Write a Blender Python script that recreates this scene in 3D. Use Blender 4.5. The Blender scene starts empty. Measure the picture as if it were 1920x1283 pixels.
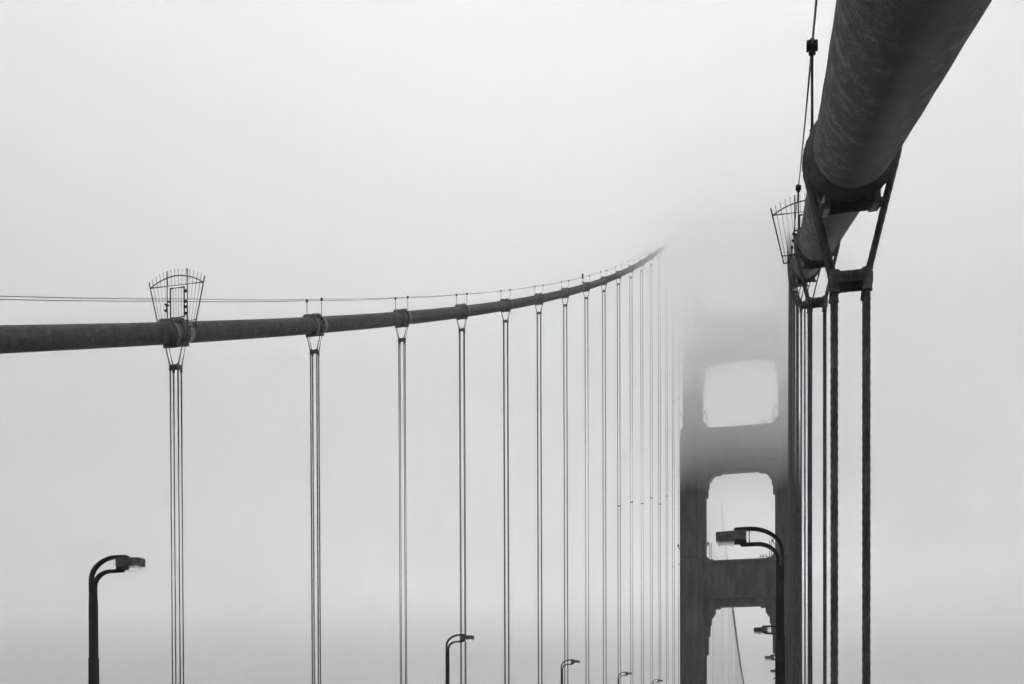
import bpy, math, random
from mathutils import Matrix, Vector

# Monochrome view up a foggy suspension bridge. Eye at the origin, +Y along the bridge, +Z up, metres.
sc = bpy.context.scene
COL = sc.collection
R = math.radians
rnd = random.Random(7)

# ------------------------------------------------------------------ measured layout
XR, XL = 0.7887, -26.6413          # the two main-cable planes
S = 15.24                          # suspender spacing
Y0 = 14.6114                       # first suspender of the near cable
GRADE = 0.04144                    # deck slope of the side span
YT = 334.0                         # tower centre line
LAMP_L, LAMP_R = -25.667, -0.185   # lamp rows


def deck(y):
    if y <= YT:
        return -1.70 + GRADE * y
    t = y - YT
    return -1.70 + GRADE * YT + GRADE * t - 0.00004 * t * t


def cable_z(y):
    if y <= YT:
        return 2.12463 + 0.36237 * y + 0.00033144 * y * y
    t = y - YT
    f = 164.98 - 0.44339 * t + 0.000377 * t * t
    if t < 100:
        h0 = cable_z(YT)
        return h0 + (124.41 - h0) * (t / 100.0)
    return f


def cable_slope(y):
    return (cable_z(y + .05) - cable_z(y - .05)) / .1


# ------------------------------------------------------------------ mesh builder
class MB:
    def __init__(self):
        self.v, self.f, self.s, self.uv = [], [], [], {}

    def add(self, verts, faces, smooth=False, uvs=None):
        n = len(self.v)
        self.v += [tuple(p) for p in verts]
        for i, fc in enumerate(faces):
            if uvs is not None:
                self.uv[len(self.f)] = uvs[i]
            self.f.append(tuple(n + k for k in fc))
            self.s.append(smooth)
        return self

    def box(self, x0, x1, y0, y1, z0, z1):
        v = [(x0, y0, z0), (x1, y0, z0), (x1, y1, z0), (x0, y1, z0), (x0, y0, z1), (x1, y0, z1), (x1, y1, z1), (x0, y1, z1)]
        return self.add(v, [(3, 2, 1, 0), (4, 5, 6, 7), (0, 1, 5, 4), (1, 2, 6, 5), (2, 3, 7, 6), (3, 0, 4, 7)])

    def prism(self, poly, y0, y1):
        """poly: (x,z) outline, extruded along Y"""
        n = len(poly)
        a = sum(poly[i][0] * poly[(i + 1) % n][1] - poly[(i + 1) % n][0] * poly[i][1] for i in range(n))
        if a < 0:
            poly = poly[::-1]
        v = [(x, y0, z) for x, z in poly] + [(x, y1, z) for x, z in poly]
        f = [tuple(range(n)), tuple(range(2 * n - 1, n - 1, -1))]
        for i in range(n):
            j = (i + 1) % n
            f.append((j, i, n + i, n + j))
        return self.add(v, f)

    def cyl(self, p, q, r, n=10, r2=None, smooth=True):
        return self.tube([p, q], r, n, r2=r2, smooth=smooth)

    def tube(self, pts, r, n=8, r2=None, lobes=0, lobe_amp=0.0, lay=1.0, smooth=True, caps=True, closed=False):
        pts = [Vector(p) for p in pts]
        m = len(pts)
        tang = []
        for i in range(m):
            a = pts[max(i - 1, 0)]
            b = pts[min(i + 1, m - 1)]
            tang.append((b - a).normalized())
        t0 = tang[0]
        ref = Vector((1, 0, 0)) if abs(t0.x) < .8 else Vector((0, 1, 0))
        u = (ref - t0 * ref.dot(t0)).normalized()
        verts, L = [], 0.0
        for i in range(m):
            if i:
                L += (pts[i] - pts[i - 1]).length
                u = (u - tang[i] * u.dot(tang[i])).normalized()
            w = tang[i].cross(u)
            rr = r if r2 is None else r + (r2 - r) * i / (m - 1)
            ph = L / lay * 2 * math.pi
            for k in range(n):
                a = 2 * math.pi * k / n
                rad = rr
                if lobes:
                    rad = rr * (1 - lobe_amp + lobe_amp * abs(math.cos(lobes * .5 * a)) ** .6 * 1.0)
                verts.append(pts[i] + (u * math.cos(a + ph) + w * math.sin(a + ph)) * rad)
        faces = []
        for i in range(m - 1):
            for k in range(n):
                k2 = (k + 1) % n
                faces.append((i * n + k, i * n + k2, (i + 1) * n + k2, (i + 1) * n + k))
        self.add(verts, faces, smooth)
        if caps:
            self.add(verts[:n], [tuple(range(n - 1, -1, -1))])
            self.add(verts[-n:], [tuple(range(n))])
        return self

    def revolve(self, prof, n=40, smooth=False):
        """prof: list of (y, r) round the local Y axis"""
        m = len(prof)
        v = []
        for y, r in prof:
            for k in range(n):
                a = 2 * math.pi * k / n
                v.append((r * math.cos(a), y, r * math.sin(a)))
        f = []
        for i in range(m - 1):
            for k in range(n):
                k2 = (k + 1) % n
                f.append((i * n + k, (i + 1) * n + k, (i + 1) * n + k2, i * n + k2))
        return self.add(v, f, True)

    def ribbon(self, pts, th, y0, y1):
        """flat bar following a line in XZ: th thick in the plane, y0..y1 deep"""
        n = len(pts)
        up, dn = [], []
        for i in range(n):
            a = Vector(pts[max(i - 1, 0)])
            b = Vector(pts[min(i + 1, n - 1)])
            d = (b - a).normalized()
            nn = Vector((-d.y, d.x)) * th * .5
            p = Vector(pts[i])
            up.append(p + nn)
            dn.append(p - nn)
        v = []
        for i in range(n):
            for q in (up[i], dn[i]):
                v.append((q.x, y0, q.y))
                v.append((q.x, y1, q.y))
        f, fs = [], []
        for i in range(n - 1):
            a, b = 4 * i, 4 * i + 4
            fs += [(a, b, b + 1, a + 1), (a + 2, a + 3, b + 3, b + 2)]
            f += [(a, a + 2, b + 2, b), (a + 1, b + 1, b + 3, a + 3)]
        f += [(0, 1, 3, 2), (4 * n - 4, 4 * n - 2, 4 * n - 1, 4 * n - 3)]
        return self.add(v, f + fs)

    def mesh(self, name, mat):
        me = bpy.data.meshes.new(name)
        me.from_pydata(self.v, [], self.f)
        me.polygons.foreach_set('use_smooth', self.s)
        if self.uv:
            lay = me.uv_layers.new(name='wrap')
            for pi, p in enumerate(me.polygons):
                if pi in self.uv:
                    for li, uvc in zip(p.loop_indices, self.uv[pi]):
                        lay.data[li].uv = uvc
        me.materials.append(mat)
        me.update()
        return me


def link(name, data, parent=None, loc=None, mat4=None):
    o = bpy.data.objects.new(name, data)
    COL.objects.link(o)
    if parent is not None:
        o.parent = parent
    if loc is not None:
        o.location = loc
    if mat4 is not None:
        o.matrix_local = mat4
    return o


def tag(o, label, cat=None, group=None, kind=None):
    o['label'] = label
    if cat:
        o['category'] = cat
    if group:
        o['group'] = group
    if kind:
        o['kind'] = kind
    return o


def bevel(o, w, seg=2):
    m = o.modifiers.new('bevel', 'BEVEL')
    m.width = w
    m.segments = seg
    m.limit_method = 'ANGLE'
    m.angle_limit = R(40)
    return o


# ------------------------------------------------------------------ materials (all neutral: the photograph is black and white)
def grey(v):
    return (v, v, v, 1)


def steel(name, lo, hi, scale=(1, 1, 1), rough=.6, coord='Object', detail=6, bump=0.0, nscale=1.0, spots=0.0, spec=.12):
    m = bpy.data.materials.new(name)
    m.use_nodes = True
    t = m.node_tree
    b = t.nodes['Principled BSDF']
    tc = t.nodes.new('ShaderNodeTexCoord')
    mp = t.nodes.new('ShaderNodeMapping')
    mp.inputs['Scale'].default_value = scale
    t.links.new(tc.outputs[coord], mp.inputs[0])
    n1 = t.nodes.new('ShaderNodeTexNoise')
    n1.inputs['Scale'].default_value = nscale
    n1.inputs['Detail'].default_value = detail
    n1.inputs['Roughness'].default_value = .62
    t.links.new(mp.outputs[0], n1.inputs['Vector'])
    cr = t.nodes.new('ShaderNodeValToRGB')
    cr.color_ramp.elements[0].position = .32
    cr.color_ramp.elements[0].color = grey(lo)
    cr.color_ramp.elements[1].position = .70
    cr.color_ramp.elements[1].color = grey(hi)
    t.links.new(n1.outputs['Fac'], cr.inputs[0])
    out = cr.outputs[0]
    if spots:
        n2 = t.nodes.new('ShaderNodeTexNoise')
        n2.inputs['Scale'].default_value = nscale * 5.3
        n2.inputs['Detail'].default_value = 4
        t.links.new(mp.outputs[0], n2.inputs['Vector'])
        r2 = t.nodes.new('ShaderNodeValToRGB')
        r2.color_ramp.elements[0].position = .27
        r2.color_ramp.elements[0].color = grey(spots)
        r2.color_ramp.elements[1].position = .40
        r2.color_ramp.elements[1].color = grey(1)
        t.links.new(n2.outputs['Fac'], r2.inputs[0])
        mx = t.nodes.new('ShaderNodeMix')
        mx.data_type = 'RGBA'
        mx.blend_type = 'MULTIPLY'
        mx.inputs[0].default_value = 1
        t.links.new(out, mx.inputs[6])
        t.links.new(r2.outputs[0], mx.inputs[7])
        out = mx.outputs[2]
    t.links.new(out, b.inputs['Base Color'])
    b.inputs['Roughness'].default_value = rough
    b.inputs['Specular IOR Level'].default_value = spec
    if bump:
        bp = t.nodes.new('ShaderNodeBump')
        bp.inputs['Strength'].default_value = bump
        bp.inputs['Distance'].default_value = .02
        t.links.new(n1.outputs['Fac'], bp.inputs['Height'])
        t.links.new(bp.outputs[0], b.inputs['Normal'])
    return m


def cable_paint(name, worn):
    """wire-wrapped, painted main cable: weathering in streaks that follow the wrapping, with grime patches"""
    m = bpy.data.materials.new(name)
    m.use_nodes = True
    t = m.node_tree
    b = t.nodes['Principled BSDF']
    uv = t.nodes.new('ShaderNodeUVMap')
    uv.uv_map = 'wrap'

    def noise(scale, sc3, detail=5, rough=.6, dist=0.0):
        mp = t.nodes.new('ShaderNodeMapping')
        mp.inputs['Scale'].default_value = sc3
        t.links.new(uv.outputs[0], mp.inputs[0])
        n = t.nodes.new('ShaderNodeTexNoise')
        n.inputs['Scale'].default_value = scale
        n.inputs['Detail'].default_value = detail
        n.inputs['Roughness'].default_value = rough
        n.inputs['Distortion'].default_value = dist
        t.links.new(mp.outputs[0], n.inputs['Vector'])
        return n.outputs['Fac']

    def ramp(src, p0, c0, p1, c1):
        r = t.nodes.new('ShaderNodeValToRGB')
        r.color_ramp.elements[0].position = p0
        r.color_ramp.elements[0].color = grey(c0)
        r.color_ramp.elements[1].position = p1
        r.color_ramp.elements[1].color = grey(c1)
        t.links.new(src, r.inputs[0])
        return r.outputs[0]

    def mul(a, c, blend='MULTIPLY', fac=1.0):
        x = t.nodes.new('ShaderNodeMix')
        x.data_type = 'RGBA'
        x.blend_type = blend
        x.inputs[0].default_value = fac
        t.links.new(a, x.inputs[6])
        t.links.new(c, x.inputs[7])
        return x.outputs[2]

    base = ramp(noise(1.0, (1.6, 2.2, 1), 7, .68, .6), .34, .085 - .063 * worn, .66, .115 + .03 * worn)        # broad weathering
    streak = ramp(noise(1.0, (2.2, 26.0, 1), 4, .6, .3), .34, 1.0 - .32 * worn, .60, 1.0 + .18 * worn)        # along the wrapping wire
    fine = ramp(noise(1.0, (26, 30, 1), 5, .7), .36, 1.0 - .75 * worn, .64, 1.0 + .8 * worn)
    blotch = ramp(noise(1.0, (9, 3.0, 1), 7, .72, .8), .40, 1.0 - .68 * worn, .62, 1.0 + .7 * worn)
    patch = ramp(noise(1.0, (3.4, 1.1, 1), 9, .74, 1.8), .40, 1.0 - .74 * worn, .62, 1.0 + .35 * worn)         # grime patches
    chips = ramp(noise(1.0, (4, 11, 1), 3, .55, .5), .27, 1.0 - .75 * worn, .33, 1.0)            # chipped paint
    # shade of the underside painted into the colour, along with grime, with ragged edges
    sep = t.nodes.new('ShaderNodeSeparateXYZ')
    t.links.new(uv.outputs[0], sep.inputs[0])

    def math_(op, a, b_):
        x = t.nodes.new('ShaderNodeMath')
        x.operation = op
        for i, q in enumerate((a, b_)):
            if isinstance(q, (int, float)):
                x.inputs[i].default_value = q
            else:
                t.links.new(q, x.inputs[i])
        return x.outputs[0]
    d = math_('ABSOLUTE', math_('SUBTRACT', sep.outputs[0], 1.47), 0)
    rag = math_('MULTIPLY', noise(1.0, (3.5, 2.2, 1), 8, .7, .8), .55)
    shade_grime = ramp(math_('ADD', math_('SUBTRACT', d, rag), .30), .12, 1.0 - .93 * worn, .44, 1.0)
    col = mul(mul(mul(mul(mul(mul(base, streak), fine), blotch), patch), chips), shade_grime)
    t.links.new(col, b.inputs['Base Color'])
    b.inputs['Roughness'].default_value = .62
    b.inputs['Specular IOR Level'].default_value = .10
    bp = t.nodes.new('ShaderNodeBump')
    bp.inputs['Strength'].default_value = .35
    bp.inputs['Distance'].default_value = .012
    t.links.new(noise(1.0, (2.2, 26.0, 1), 4, .6, .3), bp.inputs['Height'])
    t.links.new(bp.outputs[0], b.inputs['Normal'])
    return m


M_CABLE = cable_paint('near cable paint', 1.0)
M_CABLE_FAR = cable_paint('far cable paint', .25)
M_BAND = steel('cable band steel', .11, .27, (1, 1, 1), .6, 'Object', 7, .25, 4.0, .4)
M_ROPE = steel('suspender rope', .07, .16, (1, 1, .4), .6, 'Object', 5, .15, 9.0, .5)
M_CLAMP = steel('clamp casting', .10, .20, (1, 1, 1), .65, 'Object', 6, .3, 9.0, .5)
M_IRON = steel('dark iron', .02, .045, (1, 1, 1), .55, 'Object', 5, 0, 5.0)
M_LAMP = steel('lamp post paint', .022, .05, (1, 1, .25), .5, 'Object', 6, .08, 4.0, .6)
M_HEAD = steel('lamp housing', .09, .19, (1, 1, 1), .55, 'Object', 6, .05, 3.0, .6)
M_LENS = steel('lamp lens', .85, .95, (1, 1, 1), .3, 'Object', 3, 0, 4.0, spec=.5)
M_LENS.node_tree.nodes['Principled BSDF'].inputs['Transmission Weight'].default_value = 1
M_LENS.node_tree.nodes['Principled BSDF'].inputs['IOR'].default_value = 1.12
M_TOWER = steel('tower paint', .026, .105, (.55, .55, .10), .65, 'Object', 8, .1, 1.0, .75)
M_ROAD = steel('asphalt', .04, .065, (1, 1, 1), .85, 'Object', 8, .3, 2.0)
M_WALK = steel('sidewalk concrete', .07, .13, (1, 1, 1), .85, 'Object', 8, .2, 1.3, .8)
M_WATER = steel('sea water', .02, .035, (.02, .02, .02), .18, 'Object', 8, .6, 1.0, spec=.5)


# ------------------------------------------------------------------ camera
yaw, pit, rol = 0.24188, -0.01188, -0.0037
F = Vector((-math.sin(yaw) * math.cos(pit), math.cos(yaw) * math.cos(pit), math.sin(pit)))
RX = Vector((math.cos(yaw), math.sin(yaw), 0))
UP = RX.cross(F)
R2 = RX * math.cos(rol) + UP * math.sin(rol)
U2 = -RX * math.sin(rol) + UP * math.cos(rol)
cam = bpy.data.cameras.new('camera')
cam_o = bpy.data.objects.new('camera', cam)
COL.objects.link(cam_o)
cam_o.matrix_world = Matrix(((R2.x, U2.x, -F.x, 0), (R2.y, U2.y, -F.y, 0), (R2.z, U2.z, -F.z, 0), (0, 0, 0, 1)))
cam.sensor_width = 36
cam.lens = 2081.14 / 1920 * 36
cam.shift_y = (1444.49 - 641.5) / 1920
cam.clip_end = 30000
cam.clip_start = .05
sc.camera = cam_o

# ------------------------------------------------------------------ light: sun low behind the fog, up the bridge
SUN_EL, SUN_AZ = 11.0, -5.0
w = bpy.data.worlds.new('World')
sc.world = w
w.use_nodes = True
nt = w.node_tree
bg = nt.nodes['Background']
sky = nt.nodes.new('ShaderNodeTexSky')
sky.sky_type = 'NISHITA'
sky.sun_disc = False
sky.sun_elevation = R(SUN_EL)
sky.sun_rotation = R(SUN_AZ)
sky.dust_density = 4
bw = nt.nodes.new('ShaderNodeRGBToBW')
nt.links.new(sky.outputs[0], bw.inputs[0])
nt.links.new(bw.outputs[0], bg.inputs[0])
bg.inputs[1].default_value = .12
sl = bpy.data.lights.new('sun', 'SUN')
sl.energy = 1.5
sl.angle = R(12)
so = bpy.data.objects.new('sun', sl)
COL.objects.link(so)
sd = Vector((math.sin(R(SUN_AZ)) * math.cos(R(SUN_EL)), math.cos(R(SUN_AZ)) * math.cos(R(SUN_EL)), math.sin(R(SUN_EL))))
so.rotation_euler = (-sd).to_track_quat('-Z', 'Y').to_euler()
so.location = (-60, 120, 300)


# ------------------------------------------------------------------ haze and the fog bank
def volume(name, density, g):
    m = bpy.data.materials.new(name)
    m.use_nodes = True
    t = m.node_tree
    t.nodes.clear()
    o = t.nodes.new('ShaderNodeOutputMaterial')
    p = t.nodes.new('ShaderNodeVolumePrincipled')
    t.links.new(p.outputs[0], o.inputs['Volume'])
    p.inputs['Density'].default_value = density
    p.inputs['Color'].default_value = grey(1)
    p.inputs['Anisotropy'].default_value = g
    p.inputs['Density Attribute'].default_value = ''
    m.cycles.homogeneous_volume = True
    return m


EXT = 3000.0
FOG_TOP = 165.0
FOG_EXT = 2250.0
FOG_THIN = 46.0
mb = MB().box(-EXT, EXT, -EXT, EXT, -73.5, 168)
haze = link('haze', mb.mesh('haze', volume('haze air', .00028, .5)))
tag(haze, 'thin even sea haze filling the air around the whole bridge', 'haze', kind='stuff')


def fog_bank(name, z0, z1, ext, amp, mat, seed, thin=0.0):
    """a closed bank with a softly rolling underside; its top sinks by `thin` away from the bridge"""
    rr = random.Random(seed)
    waves = [(rr.uniform(.010, .05), rr.uniform(0, 6.28), rr.uniform(0, 6.28)) for _ in range(7)]
    xs = [-ext, -1600] + [-1300 + 100 * i for i in range(8)] + [-500 + 25 * i for i in range(41)] + [600 + 100 * i for i in range(8)] + [1600, ext]
    ys = [-ext, -1100, -900, -700, -500, -350] + [-200 + 25 * i for i in range(49)] + [1100, 1200, 1300, 1400, 1600, ext]

    def bot(x, y):
        k = sum(math.sin(f * (x * math.cos(a) + y * math.sin(a)) + ph) for f, a, ph in waves) / 3.0
        return z0 + amp * k

    def top(x, y):
        r = math.hypot(x, y - 150)
        k = min(1.0, max(0.0, (r - 220) / 480.0))
        q = min(1.0, max(0.0, (r - 520) / 900.0))
        return z1 - thin * k * k * (3 - 2 * k) * (1 - .75 * q * q * (3 - 2 * q))
    nx, ny = len(xs), len(ys)
    v = [(x, y, bot(x, y)) for y in ys for x in xs] + [(x, y, top(x, y)) for y in ys for x in xs]
    N = nx * ny
    f = []
    for j in range(ny - 1):
        for i in range(nx - 1):
            a = j * nx + i
            f.append((a, a + nx, a + nx + 1, a + 1))
            f.append((N + a, N + a + 1, N + a + nx + 1, N + a + nx))
    for i in range(nx - 1):
        f.append((i, i + 1, N + i + 1, N + i))
        a = (ny - 1) * nx + i
        f.append((a + 1, a, N + a, N + a + 1))
    for j in range(ny - 1):
        a = j * nx
        f.append((a + nx, a, N + a, N + a + nx))
        a = j * nx + nx - 1
        f.append((a, a + nx, N + a + nx, N + a))
    return link(name, MB().add(v, f).mesh(name, mat))


tag(fog_bank('fog', 76, 114, FOG_EXT, 1.6, volume('fog lower bank', .0175, .3), 3),
    'pale fog bank hiding the upper tower, its thin underside', 'fog', kind='stuff')
tag(fog_bank('fog', 103, FOG_TOP - 1, FOG_EXT - 20, 2.0, volume('fog dense bank', .050, .86), 5, thin=FOG_THIN),
    'dense white heart of the fog bank swallowing the tower top', 'fog', kind='stuff')

# ------------------------------------------------------------------ the setting: sea and deck
sea = link('water', MB().box(-EXT + 6, EXT - 6, -EXT + 6, EXT - 6, -73, -72).mesh('water', M_WATER))
tag(sea, 'dark grey sea far below the bridge deck', kind='structure')


def strip(x0, x1, z_up, th, y0=-40, y1=760, step=8.0):
    b = MB()
    n = int((y1 - y0) / step)
    v = []
    for i in range(n + 1):
        y = y0 + (y1 - y0) * i / n
        z = deck(y) + z_up
        v += [(x0, y, z), (x1, y, z), (x1, y, z - th), (x0, y, z - th)]
    f = []
    for i in range(n):
        a, c = 4 * i, 4 * i + 4
        for k in range(4):
            k2 = (k + 1) % 4
            f.append((a + k, a + k2, c + k2, c + k))
    f += [(3, 2, 1, 0), (4 * n, 4 * n + 1, 4 * n + 2, 4 * n + 3)]
    return b.add(v, f)


tag(link('roadway', strip(-25.2, -.75, -.20, .5).mesh('roadway', M_ROAD)), 'asphalt roadway between the two raised sidewalks', kind='structure')
tag(link('sidewalk', strip(-.746, 4.6, 0, .7).mesh('sidewalk', M_WALK)), 'concrete sidewalk under the near cable', kind='structure')
tag(link('sidewalk', strip(-30.4, -25.204, 0, .7).mesh('sidewalk', M_WALK)), 'concrete sidewalk under the far cable', kind='structure')


# ------------------------------------------------------------------ main cables
def cable_mesh(x, y0, y1, near):
    pts = []
    y = y0
    while y < y1:
        pts.append(y)
        if near and y < 70:
            y += .5
        elif y < 320:
            y += 3.0
        elif y < 345:
            y += 2.0
        else:
            y += 6.0
    pts.append(y1)
    n = 64 if near else 36
    r = .465
    b = MB()
    v, f, uvs = [], [], []
    L = 0
    prev = None
    Ls = []
    rr = random.Random(11 if near else 12)
    for y in pts:
        z = cable_z(y)
        if prev:
            L += math.hypot(y - prev[0], z - prev[1])
        prev = (y, z)
        Ls.append(L)
        s = cable_slope(y) if abs(y - YT) > 3 else 0.0
        c = 1 / math.sqrt(1 + s * s)
        for k in range(n):
            a = math.pi / 2 + 2 * math.pi * k / n
            rr_ = r
            if near and y < 70:
                rr_ += .0025 * math.sin(3 * a + y * .9) + .002 * math.sin(y * 4.1 + 5 * a)
            v.append((x + rr_ * math.cos(a), y - rr_ * math.sin(a) * s * c, z + rr_ * math.sin(a) * c))
    for i in range(len(pts) - 1):
        for k in range(n):
            k2 = (k + 1) % n
            f.append((i * n + k, i * n + k2, (i + 1) * n + k2, (i + 1) * n + k))
            u0, u1 = 2 * math.pi * r * k / n, 2 * math.pi * r * (k + 1) / n
            uvs.append(((u0, Ls[i]), (u1, Ls[i]), (u1, Ls[i + 1]), (u0, Ls[i + 1])))
    b.add(v, f, True, uvs)
    return b


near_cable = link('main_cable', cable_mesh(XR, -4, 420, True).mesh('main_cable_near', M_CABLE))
tag(near_cable, 'massive weathered main cable passing close overhead at upper right', 'cable', 'main cables of the bridge')
far_cable = link('main_cable', cable_mesh(XL, 18, 860, False).mesh('main_cable_far', M_CABLE_FAR))
tag(far_cable, 'main cable across the roadway, curving up from the left into the fog', 'cable', 'main cables of the bridge')

# cable band (clamp): local Y runs up the cable
bb = MB()
bb.revolve([(-1.25, .460), (-1.25, .469), (-.76, .473), (-.76, .553), (-.69, .553), (-.69, .512), (-.235, .512), (-.235, .538), (-.190, .538), (-.190, .505),
            (.190, .505), (.190, .538), (.235, .538), (.235, .512), (.40, .512), (.40, .540), (.46, .540), (.46, .473), (1.0, .469), (1.0, .460)], 48)
for sx in (-1, 1):                                   # bolted flange under the band: two side plates
    x0, x1 = sorted((sx * .255, sx * .325))
    bb.box(x0, x1, -.735, .455, -.605, -.40)
bb.box(-.25, .25, -.70, .43, -.555, -.46)
for k in range(8):
    y = -.64 + k * .14
    bb.cyl((-.375, y, -.572), (.375, y, -.572), .027, 10)
    for sx in (-1, 1):
        bb.cyl((sx * .325, y, -.572), (sx * .36, y, -.572), .045, 6, smooth=False)
bb.box(-.33, .33, -.74, .46, .47, .585)              # flange on top
for k in range(6):
    y = -.60 + k * .18
    for sx in (-1, 1):
        bb.cyl((sx * .25, y, .585), (sx * .25, y, .625), .04, 6, smooth=False)
band_me = bb.mesh('cable_band', M_BAND)

STAN = .46                                          # hand ropes run this far each side of the cable axis
sb = MB()
sb.cyl((0, 0, .30), (0, 0, 1.40), .018, 8)
sb.cyl((.06, 0, .28), (0, 0, .42), .04, 8)
sb.cyl((0, 0, 1.36), (0, 0, 1.42), .045, 8)
sb.cyl((-.07, 0, 1.44), (.07, 0, 1.44), .045, 8)
sb.cyl((-.065, -.01, 1.50), (.065, .01, 1.50), .04, 8)
sb.cyl((0, 0, 1.40), (0, 0, 1.55), .03, 8)
stan_me = sb.mesh('stanchion', M_IRON)


def add_bands(cable, x, sides, ns, skip=()):
    for n in ns:
        y = Y0 + n * S
        a = math.atan(cable_slope(y))
        m = Matrix.Translation((x, y, cable_z(y))) @ Matrix.Rotation(a, 4, 'X')
        bo = link('cable_band', band_me, cable, mat4=m)
        for sx in sides:
            if (n, sx) in skip:
                continue
            wm = Matrix.Translation((x + sx * STAN, y, cable_z(y)))
            link('stanchion', stan_me, bo, mat4=m.inverted() @ wm)


add_bands(near_cable, XR, (-1,), range(0, 20), skip={(2, -1)})
add_bands(far_cable, XL, (-1, 1), range(1, 20), skip={(2, -1), (2, 1), (9, -1)})
for k in range(4, 26):                                # main span beyond the tower
    y = YT + k * S
    a = math.atan(cable_slope(y))
    link('cable_band', band_me, far_cable, mat4=Matrix.Translation((XL, y, cable_z(y))) @ Matrix.Rotation(a, 4, 'X'))


# hand ropes held by the stanchions
def hand_rope(x, sx, y0, label):
    pts = []
    ys = [y0] + [Y0 + n * S for n in range(0, 21) if Y0 + n * S > y0 + 1]
    for i in range(len(ys) - 1):
        for t in range(4):
            y = ys[i] + (ys[i + 1] - ys[i]) * t / 4
            za = cable_z(ys[i]) + 1.47
            zb = cable_z(ys[i + 1]) + 1.47
            sag = .05 * (1 - (2 * t / 4 - 1) ** 2)
            pts.append((x + sx * STAN, y, za + (zb - za) * t / 4 - sag))
    pts.append((x + sx * STAN, ys[-1], cable_z(ys[-1]) + 1.47))
    o = link('hand_rope', MB().tube(pts, .014, 6).mesh('hand_rope', M_IRON))
    tag(o, label, 'rope', 'hand ropes above the main cables')


hand_rope(XL, -1, Y0, 'thin hand rope above the far cable, on its outer seaward side')
hand_rope(XL, 1, Y0, 'thin hand rope above the far cable, on its roadway side')
hand_rope(XR, -1, .5, 'thin dark hand rope rising beside the massive near cable')


# ------------------------------------------------------------------ suspenders
def clamp_mesh():
    b = MB()
    for sx in (-1, 1):
        for sy in (-1, 1):
            b.cyl((sx * .193, sy * .14, -.175), (sx * .193, sy * .14, .10), .066, 14)
        x0, x1 = sorted((sx * .005, sx * .205))
        b.box(x0, x1, -.172, .172, -.055, .085)
    b.box(-.03, .03, -.165, .165, -.052, .080)
    for sx in (-1, 1):
        x0, x1 = sorted((sx * .19, sx * .268))
        b.box(x0, x1, -.11, .11, -.05, .075)
    return b.mesh('spreader_clamp', M_CLAMP)


CLAMP = clamp_mesh()
bt = MB()
bt.cyl((0, -.172, 0), (0, -.182, 0), .052, 16)
bt.cyl((0, -.182, 0), (0, -.214, 0), .040, 6, smooth=False)
bt.cyl((0, -.214, 0), (0, -.236, 0), .022, 8)
BOLT = bt.mesh('bolt', M_CLAMP)
sp = MB()
for sx in (-1, 1):
    for sy in (-1, 1):
        sp.cyl((sx * .193, sy * .14, -.10), (sx * .193, sy * .14, .10), .07, 8)
sp.box(-.2, .2, -.15, .15, -.05, .05)
SPACER = sp.mesh('spacer', M_CLAMP)
DROP = 1.55


def loop_points(y_off, slope, z_axis, z_base, fine):
    """one rope looped over its cable band, both tails down to the deck; local x across the bridge"""
    a = 1 / math.cos(math.atan(slope))
    Rr = .545
    hx = .193
    phi = math.acos(Rr / math.hypot(hx, DROP)) - math.atan2(DROP, hx)
    zc = z_axis + slope * y_off
    pts = []
    arc = 22 if fine else 10
    step = .045 if fine else None

    def seg(p, q):
        p, q = Vector(p), Vector(q)
        n = max(1, int((q - p).length / step)) if step else 1
        return [p + (q - p) * (i / n) for i in range(n)]
    side = (-hx, y_off, z_base)
    top = (-hx, y_off, z_axis - DROP)
    pts += seg(side, top)
    a0 = math.pi - phi
    first = (Rr * math.cos(a0), y_off, zc + Rr * math.sin(a0) * a)
    pts += seg(top, first)
    for i in range(arc + 1):
        t = a0 + (phi - a0) * i / arc
        pts.append(Vector((Rr * math.cos(t), y_off, zc + Rr * math.sin(t) * a)))
    last = pts[-1]
    top2 = (hx, y_off, z_axis - DROP)
    side2 = (hx, y_off, z_base)
    pts = pts[:-1] + seg(last, top2) + seg(top2, side2) + [Vector(side2)]
    return pts


def suspender(x, y, label, group, fine=False, spacers=(), bolts=False, tall=None):
    base = deck(y)
    zc = cable_z(y) - base
    root = link('suspender', None, loc=(x, y, base))
    tag(root, label, 'suspender', group)
    sl_ = cable_slope(y)
    for yo in (-.14, .14):
        b = MB()
        if fine:
            b.tube(loop_points(yo, sl_, zc, 0, True), .042, 30, lobes=6, lobe_amp=.40, lay=.80)
        else:
            b.tube(loop_points(yo, sl_, zc, 0, False), .037, 8)
        link('wire_rope', b.mesh('wire_rope', M_ROPE), root)
    c = link('spreader_clamp', CLAMP, root, loc=(0, 0, zc - DROP))
    if bolts:
        bevel(c, .006)
        for sx in (-1, 1):
            link('bolt', BOLT, c, loc=(sx * .072, 0, .018))
    for z in spacers:
        link('spacer', SPACER, root, loc=(0, 0, z - base))
    return root


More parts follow.
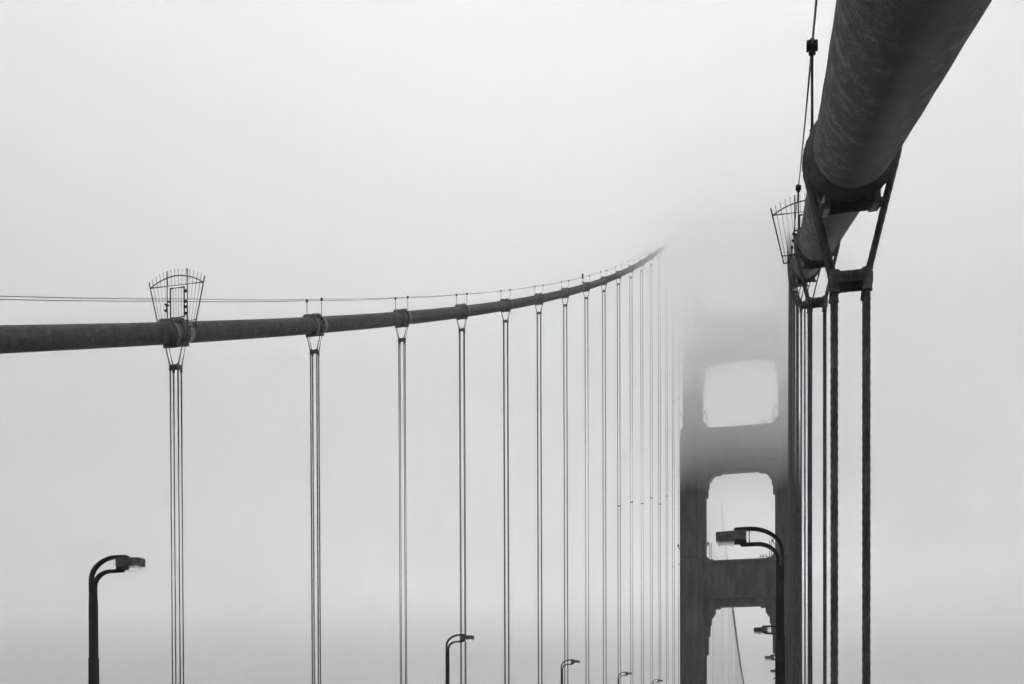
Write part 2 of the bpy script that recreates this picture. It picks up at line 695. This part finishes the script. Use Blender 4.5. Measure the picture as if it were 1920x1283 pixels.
ORD = ['', 'first', 'second', 'third', 'fourth', 'fifth', 'sixth', 'seventh', 'eighth', 'ninth', 'tenth', 'eleventh', 'twelfth',
       'thirteenth', 'fourteenth', 'fifteenth', 'sixteenth', 'seventeenth', 'eighteenth', 'nineteenth', 'twentieth']
SP = {11: (41.3,), 12: (45.3,), 13: (48.4,), 14: (52.9,), 15: (55.0,), 16: (60.2,), 17: (46.4, 86.6), 18: (49.6, 92.2)}
GF = 'suspenders under the far cable'
GN = 'suspenders under the near cable'
for n in range(2, 20):
    k = n - 1
    if n == 2:
        lab = 'four-rope suspender under the fan-shaped gate of the far cable'
    elif n == 9:
        lab = 'suspender under the small lantern on the far cable, eighth from the left'
    elif n == 19:
        lab = 'last suspender of the far cable, in front of the tower leg'
    elif n >= 15:
        lab = 'faint foggy suspender of the far cable, %s before the tower' % ORD[19 - n + 1]
    else:
        lab = '%s suspender from the left along the far cable, two thin dark lines' % ORD[k]
    suspender(XL, Y0 + n * S, lab, GF, spacers=SP.get(n, ()))
for n in range(0, 20):
    if n == 0:
        lab = 'thick twisted-rope suspender nearest the camera, with a bolted clamp'
    elif n == 1:
        lab = 'second nearest suspender of the near cable, just left of the thick twisted one'
    elif n == 19:
        lab = 'last suspender of the near cable, right before the tower leg'
    else:
        lab = '%s nearest suspender in the dark row under the near cable' % ORD[n + 1]
    suspender(XR, Y0 + n * S, lab, GN, fine=(n < 2), bolts=(n < 4), spacers=SP.get(n, ()))
for k in range(4, 26):
    suspender(XL, YT + k * S, 'thin pale suspender beyond the tower, seen through its portal openings', 'suspenders beyond the tower')


# ------------------------------------------------------------------ fan-shaped guard gates on the cables
def fan_meshes():
    frame = MB()
    cx = .05

    def arc_z(x):
        return 2.24 + .43 * (1 - (x / 1.33) ** 2)
    frame.tube([(cx + x, 0, arc_z(x)) for x in [-1.33 + 2.66 * i / 24 for i in range(25)]], .026, 6)
    frame.cyl((cx - 1.34, 0, 2.24), (cx + 1.34, 0, 2.24), .026, 6)
    for sx in (-1, 1):
        frame.cyl((cx + sx * 1.40, 0, 2.52), (cx + sx * .90, 0, .29), .028, 6)
        frame.cyl((cx + sx * .46, 0, .60), (cx + sx * .965, 0, .60), .028, 6)
        frame.cyl((cx + sx * .50, 0, .30), (cx + sx * .90, 0, .30), .026, 6)
    frame.cyl((cx - .5, 0, .62), (cx + .5, 0, .62), .028, 6)
    frame.cyl((-.43, 0, .50), (-.43, 0, 2.92), .030, 6)
    frame.cyl((.58, 0, .50), (.58, 0, 2.94), .030, 6)
    bars = MB()
    N = 15
    for i in range(1, N):
        s = -1 + 2 * i / N
        top = Vector((cx + s * 1.43, 0, arc_z(s * 1.33) + .30))
        bot = Vector((cx + s * .92, 0, .30))
        if abs(s) < .42:
            t = (2.24 - bot.z) / (top.z - bot.z)
            bars.cyl(bot + (top - bot) * t, top, .010, 5)
        else:
            bars.cyl(bot, top, .010, 5)
    door = MB()
    x0, x1, z0, z1 = -.25, .44, .78, 2.11
    for p, q in (((x0, z0), (x1, z0)), ((x1, z0), (x1, z1)), ((x1, z1), (x0, z1)), ((x0, z1), (x0, z0))):
        door.cyl((p[0], -.03, p[1]), (q[0], -.03, q[1]), .034, 6)
    for i in range(1, 5):
        x = x0 + (x1 - x0) * i / 5
        door.cyl((x, -.03, z0), (x, -.03, z1), .009, 5)
    hinge = MB()
    hinge.box(.43, .575, -.075, .045, -.045, .045)
    hinge.cyl((.585, -.03, -.06), (.585, -.03, .06), .035, 8)
    latch = MB()
    latch.box(-.42, -.24, -.05, .0, 1.50, 1.54)
    latch.cyl((-.30, -.03, 1.47), (-.30, -.03, 1.56), .025, 6)
    block = MB()
    block.cyl((-.52, -.03, 1.42), (-.36, -.03, 1.36), .055, 8)
    block.cyl((-.46, -.03, 1.38), (-.45, -.03, 1.12), .022, 6)
    block.cyl((-.54, -.03, 1.17), (-.43, -.03, 1.08), .05, 8)
    return [('frame', frame), ('bars', bars), ('door', door), ('hinge', hinge), ('latch', latch), ('rope_clamp', block)]


FM = {n: b.mesh(n, M_IRON) for n, b in fan_meshes()}


def fan_gate(x, label, dx):
    y = Y0 + 2 * S
    root = link('cable_gate', None, loc=(x + dx, y + .25, cable_z(y)))
    tag(root, label, 'gate', 'fan-shaped gates on the cables')
    link('frame', FM['frame'], root)
    link('bars', FM['bars'], root)
    d = link('door', FM['door'], root)
    for z in (1.93, 1.46, 1.22, .93):
        link('hinge', FM['hinge'], d, loc=(0, 0, z))
    link('latch', FM['latch'], d)
    link('rope_clamp', FM['rope_clamp'], root)


fan_gate(XL, 'fan-shaped spiked metal gate standing on the far cable at left', -.12)
fan_gate(XR, 'fan-shaped spiked metal gate half hidden behind the massive near cable', 0)

# small navigation lantern on the far cable
yb = Y0 + 9 * S
root = link('navigation_lantern', None, loc=(XL - STAN, yb - .2, cable_z(yb)))
tag(root, 'small dark lantern on a post above the far cable', 'lantern')
link('post', MB().cyl((0, 0, .55), (0, 0, 1.15), .05, 8).cyl((0, 0, .55), (0, 0, .65), .14, 8).mesh('post', M_IRON), root)
lb = MB()
lb.cyl((0, 0, 1.15), (0, 0, 1.25), .17, 12).cyl((0, 0, 1.25), (0, 0, 1.62), .13, 12)
link('lamp_body', lb.mesh('lamp_body', M_IRON), root)
link('cap', MB().cyl((0, 0, 1.62), (0, 0, 1.78), .19, 12, r2=.05).mesh('cap', M_IRON), root)


# ------------------------------------------------------------------ street lamps (arm towards +x)
def lamp_parts():
    pole = MB()
    prof = [(0, .155), (3.95, .152), (4.05, .136), (5.95, .134), (6.50, .134)]
    oc = []
    for z, h in prof:
        c = h * .82
        d = h if z < 6.2 else .101          # the top flattens to the depth of the two arms
        e = d * .82
        oc.append([(c, -d, z), (h, -e, z), (h, e, z), (c, d, z), (-c, d, z), (-h, e, z), (-h, -e, z), (-c, -d, z)])
    v = [p for ring in oc for p in ring]
    f = []
    for i in range(len(prof) - 1):
        for k in range(8):
            k2 = (k + 1) % 8
            f.append((i * 8 + k, i * 8 + k2, i * 8 + 8 + k2, i * 8 + 8 + k))
    f += [tuple(range(7, -1, -1)), tuple(range(32, 40))]
    pole.add(v, f)
    pole.box(-.24, .24, -.24, .24, 0, .30)
    outer = MB()
    a, b = 1.11, .82
    pts = [(-.076, 6.50), (-.076, 6.8)]
    pts += [(1.04 - a * math.cos(t), 6.975 + b * math.sin(t)) for t in [math.pi / 2 * i / 16 for i in range(17)]]
    pts += [(1.25, 7.795), (1.44, 7.79), (1.50, 7.755)]
    outer.ribbon(pts, .115, -.10, .10)
    inner = MB()
    a, b = .69, .55
    pts = [(.074, 6.45), (.074, 6.65)]
    pts += [(.764 - a * math.cos(t), 6.715 + b * math.sin(t)) for t in [math.pi / 2 * i / 16 for i in range(17)]]
    pts += [(1.0, 7.265), (1.22, 7.265), (1.30, 7.29)]
    inner.ribbon(pts, .115, -.099, .099)
    tie = MB().cyl((1.01, 0, 7.28), (1.01, 0, 7.76), .028, 10)
    head = MB()
    head.prism([(1.11, 7.405), (2.11, 7.405), (2.11, 7.70), (1.11, 7.735)], -.22, .22)
    saddle = MB().box(1.10, 1.50, -.16, .16, 7.30, 7.403)
    lens = MB()
    v = [(1.47, -.19, 7.402), (2.07, -.19, 7.402), (2.07, .19, 7.402), (1.47, .19, 7.402),
         (1.54, -.14, 7.235), (2.04, -.14, 7.235), (2.04, .14, 7.235), (1.54, .14, 7.235)]
    lens.add(v, [(0, 1, 2, 3), (7, 6, 5, 4), (1, 0, 4, 5), (2, 1, 5, 6), (3, 2, 6, 7), (0, 3, 7, 4)])
    return pole, outer, inner, tie, head, saddle, lens


P_ = lamp_parts()
LM = [P_[0].mesh('pole', M_LAMP), P_[1].mesh('curved_arm', M_LAMP), P_[2].mesh('curved_arm', M_LAMP), P_[3].mesh('tie_rod', M_LAMP),
      P_[4].mesh('lamp_head', M_HEAD), P_[5].mesh('saddle', M_LAMP), P_[6].mesh('lens', M_LENS)]


def lamp(x, y, turn, label):
    root = link('street_lamp', None, loc=(x, y, deck(y)))
    root.rotation_euler = (0, 0, turn)
    tag(root, label, 'street lamp', 'street lamps along the roadway')
    bevel(link('pole', LM[0], root), .012)
    bevel(link('curved_arm', LM[1], root), .015)
    bevel(link('curved_arm', LM[2], root), .015)
    link('tie_rod', LM[3], root)
    h = bevel(link('lamp_head', LM[4], root), .007)
    link('saddle', LM[5], h)
    bevel(link('lens', LM[6], h), .012)


LL = ['tall dark double-armed street lamp at the lower left, arm pointing right',
      'second street lamp on the far side, overlapping the fourth far suspender',
      'third street lamp on the far side, smaller, overlapping a far suspender',
      'fourth street lamp on the far side, only its small head in view',
      'tiny fifth street lamp on the far side, nearest the tower leg']
for i in range(5):
    lamp(LAMP_L, 37.39 + i * 3 * S, 0, LL[i])
LR = ['large dark double-armed street lamp in front of the tower, arm pointing left',
      'second street lamp on the near side, head showing in the lowest tower opening',
      'third street lamp on the near side, small head below the second one',
      'fourth street lamp on the near side, tiny head peeping past the pole',
      'fifth street lamp on the near side, a speck at the bottom edge']
for i in range(5):
    lamp(LAMP_R, 38.45 + i * 3 * S, math.pi, LR[i])

# ------------------------------------------------------------------ the tower
TC = (XL + XR) / 2
tower = link('bridge_tower', None, loc=(TC, YT, deck(YT)))
TB = deck(YT)
tag(tower, 'huge stepped steel bridge tower with three portal openings fading up into fog', 'tower')


def tpart(name, b, label=None, parent=tower):
    # verts are given in world z and tower-centred x, y
    b.v = [(x, y, z - TB) for x, y, z in b.v]
    o = link(name, b.mesh(name, M_TOWER), parent)
    if label:
        o['label'] = label
    return o


HALF = (XR - XL) / 2


def leg(sx):
    b = MB()
    c = sx * HALF
    # core, middle tier, pilaster: (half width, half depth) per stage
    stages = [(-72, 58.2, (3.78, 2.6), (3.02, 5.0), (1.86, 8.0)),
              (58.2, 96.6, (3.76, 2.58), (2.98, 4.9), (1.70, 7.5)),
              (96.6, 130.0, (2.87, 2.4), (2.25, 4.5), (1.40, 6.9)),
              (130.0, 158.0, (2.55, 2.2), (1.95, 4.2), (1.15, 6.3))]
    for z0, z1, a, m, p in stages:
        b.box(c - a[0], c + a[0], -a[1], a[1], z0, z1)
        b.box(c - m[0], c + m[0], -m[1], m[1], z0, z1 - .35)
        b.box(c - p[0], c + p[0], -p[1], p[1], z0, z1 - .6)
        for q in (.5,):                                        # vertical flutes on the pilaster
            for fx in (-.55, 0, .55):
                b.box(c + fx * p[0] - .16, c + fx * p[0] + .16, -p[1] - .35, p[1] + .35, z0, z1 - 1.6)
        z = z0 + 6.0
        while z < z1 - 3:                                     # plate seams
            b.box(c - a[0] - .03, c + a[0] + .03, -a[1] - .03, a[1] + .03, z, z + .12)
            b.box(c - m[0] - .03, c + m[0] + .03, -m[1] - .03, m[1] + .03, z, z + .12)
            z += 7.6
    b.box(c - 2.9, c + 2.9, -6.5, 6.5, 157.5, 159.3)
    return b


tpart('leg', leg(-1))
tpart('leg', leg(1))


def strut(z0, z1, depth, ribs, w_in):
    b = MB()
    b.box(-w_in, w_in, -depth, depth, z0, z1)
    b.box(-w_in, w_in, -depth - 1.1, depth + 1.1, z0 - .02, z0 + .45)
    b.box(-w_in, w_in, -depth - 1.3, depth + 1.3, z1 - .55, z1 + .03)
    b.box(-w_in, w_in, -depth - .35, depth + .35, z1 - 1.0, z1 - .50)
    if ribs:
        n = 11
        for i in range(n):
            x = -8.8 + 17.6 * i / (n - 1)
            h = .78 if i % 2 else .92
            b.box(x - .34, x + .34, -depth - .70, depth + .70, z0 + 1.2, z0 + (z1 - z0) * h)
            b.box(x - .14, x + .14, -depth - 1.5, depth + 1.5, z0 + 1.6, z0 + (z1 - z0) * (h - .08))
    else:
        for i in range(16):
            x = -8.6 + 17.2 * i / 15
            b.box(x - .30, x + .30, -depth - .30, depth + .30, z0 + 1.75, z0 + 2.25)
    return b


tpart('cross_strut', strut(46.3, 57.2, 3.3, False, 11.2))
tpart('cross_strut', strut(85.7, 95.9, 3.3, True, 11.4))
tpart('cross_strut', strut(118.5, 128.4, 3.1, True, 11.6))
tpart('cross_strut', strut(148.5, 157.0, 2.9, True, 11.8))


def arch(prof, z_top, depth, w_out):
    """stepped plate under a strut: prof = half outline (half span, z) from the middle outwards"""
    b = MB()
    right = [(x, z) for x, z in prof]
    zl = prof[-1][1]
    poly = [(-w_out, z_top), (-w_out, zl)] + [(-x, z) for x, z in reversed(right)] + right + [(w_out, zl), (w_out, z_top)]
    b.prism(poly, -depth, depth)
    return b


tpart('portal_arch', arch([(5.60, 44.14), (5.95, 43.64), (7.22, 43.62), (7.25, 42.4), (7.98, 41.12), (8.33, 41.08), (8.44, 38.95),
                           (8.77, 38.65), (8.83, 35.8), (9.25, 35.4), (9.26, 30.4), (9.92, 29.75)], 46.6, 1.9, 10.6))
tpart('portal_arch', arch([(5.28, 83.62), (5.72, 83.2), (7.16, 83.15), (7.97, 82.55), (8.56, 81.5), (8.98, 81.24), (9.02, 79.7),
                           (9.32, 79.45), (9.37, 77.0), (9.86, 76.55)], 86.0, 1.9, 10.6))
tpart('portal_arch', arch([(5.65, 116.6), (6.6, 116.3), (8.05, 116.1), (8.95, 115.6), (10.0, 114.1), (10.35, 111.5), (10.7, 109.9),
                           (10.86, 107.0)], 118.8, 1.8, 11.4))
tpart('portal_arch', arch([(6.0, 147.0), (8.8, 146.4), (10.3, 144.4), (11.0, 140.0)], 148.8, 1.7, 11.7))


def corner(sx, pts, z_in, depth):
    """stepped foot in the lower corner of an opening"""
    b = MB()
    b.prism([(sx * x, z) for x, z in pts] + [(sx * 10.9, pts[-1][1]), (sx * 10.9, z_in), (sx * pts[0][0], z_in)], -depth, depth)
    return b


for sx in (-1, 1):
    tpart('corner_step', corner(sx, [(5.45, 57.26), (5.50, 57.60), (7.7, 57.64), (7.75, 57.95), (8.9, 58.0), (9.0, 58.25), (9.86, 59.1)], 56.6, 2.3))
    tpart('corner_step', corner(sx, [(5.10, 95.95), (5.15, 96.25), (7.9, 96.3), (8.0, 96.6), (9.3, 96.8), (9.9, 97.7), (10.0, 98.0), (10.84, 98.6)], 95.2, 2.3))


def ladder(x, z0, z1, w=.55):
    b = MB()
    for s in (-1, 1):
        b.cyl((x + s * w / 2, -1.2, z0), (x + s * w / 2, -1.2, z1), .075, 6)
        b.cyl((x + s * w / 2, -.5, z0), (x + s * w / 2, -.5, z1 + .5), .035, 6)
    z = z0 + .3
    while z < z1:
        b.cyl((x - w / 2, -1.2, z), (x + w / 2, -1.2, z), .06, 5)
        z += .62
    return b


def guard(x0, x1, z0, h):
    b = MB()
    for x in (x0, x1, (x0 + x1) / 2):
        b.cyl((x, -1.4, z0), (x, -1.4, z0 + h), .07, 5)
    for z in (z0 + h, z0 + h * .5):
        b.cyl((x0, -1.4, z), (x1, -1.4, z), .07, 5)
    return b


def flood(x, z, d):
    b = MB()
    b.cyl((x, -1.5, z - .9), (x + d * .55, -1.7, z - .1), .10, 6)
    b.cyl((x + d * .55, -1.7, z - .2), (x + d * .60, -1.7, z + .65), .23, 8)
    return b


for z0 in (57.6, 96.4):
    e = 9.85 if z0 < 60 else 10.8
    for sx in (-1, 1):
        tpart('ladder', ladder(sx * (e - 1.2), z0, z0 + 5.2))
        tpart('floodlight', flood(sx * e, z0 + 4.9, -sx))
    tpart('guard_rail', guard(5.7, 7.5, z0 + .1, .95))
    tpart('floodlight', flood(-HALF - (3.75 if z0 < 60 else 2.87), z0 + 4.7, -1))

# ------------------------------------------------------------------ render settings
sc.cycles.max_bounces = 30
sc.cycles.volume_bounces = 26
sc.cycles.diffuse_bounces = 3
sc.cycles.glossy_bounces = 3
sc.cycles.use_denoising = True
sc.cycles.denoiser = 'OPENIMAGEDENOISE'
sc.view_settings.view_transform = 'Standard'
sc.view_settings.look = 'None'
sc.view_settings.gamma = 1
sc.view_settings.exposure = 1.96
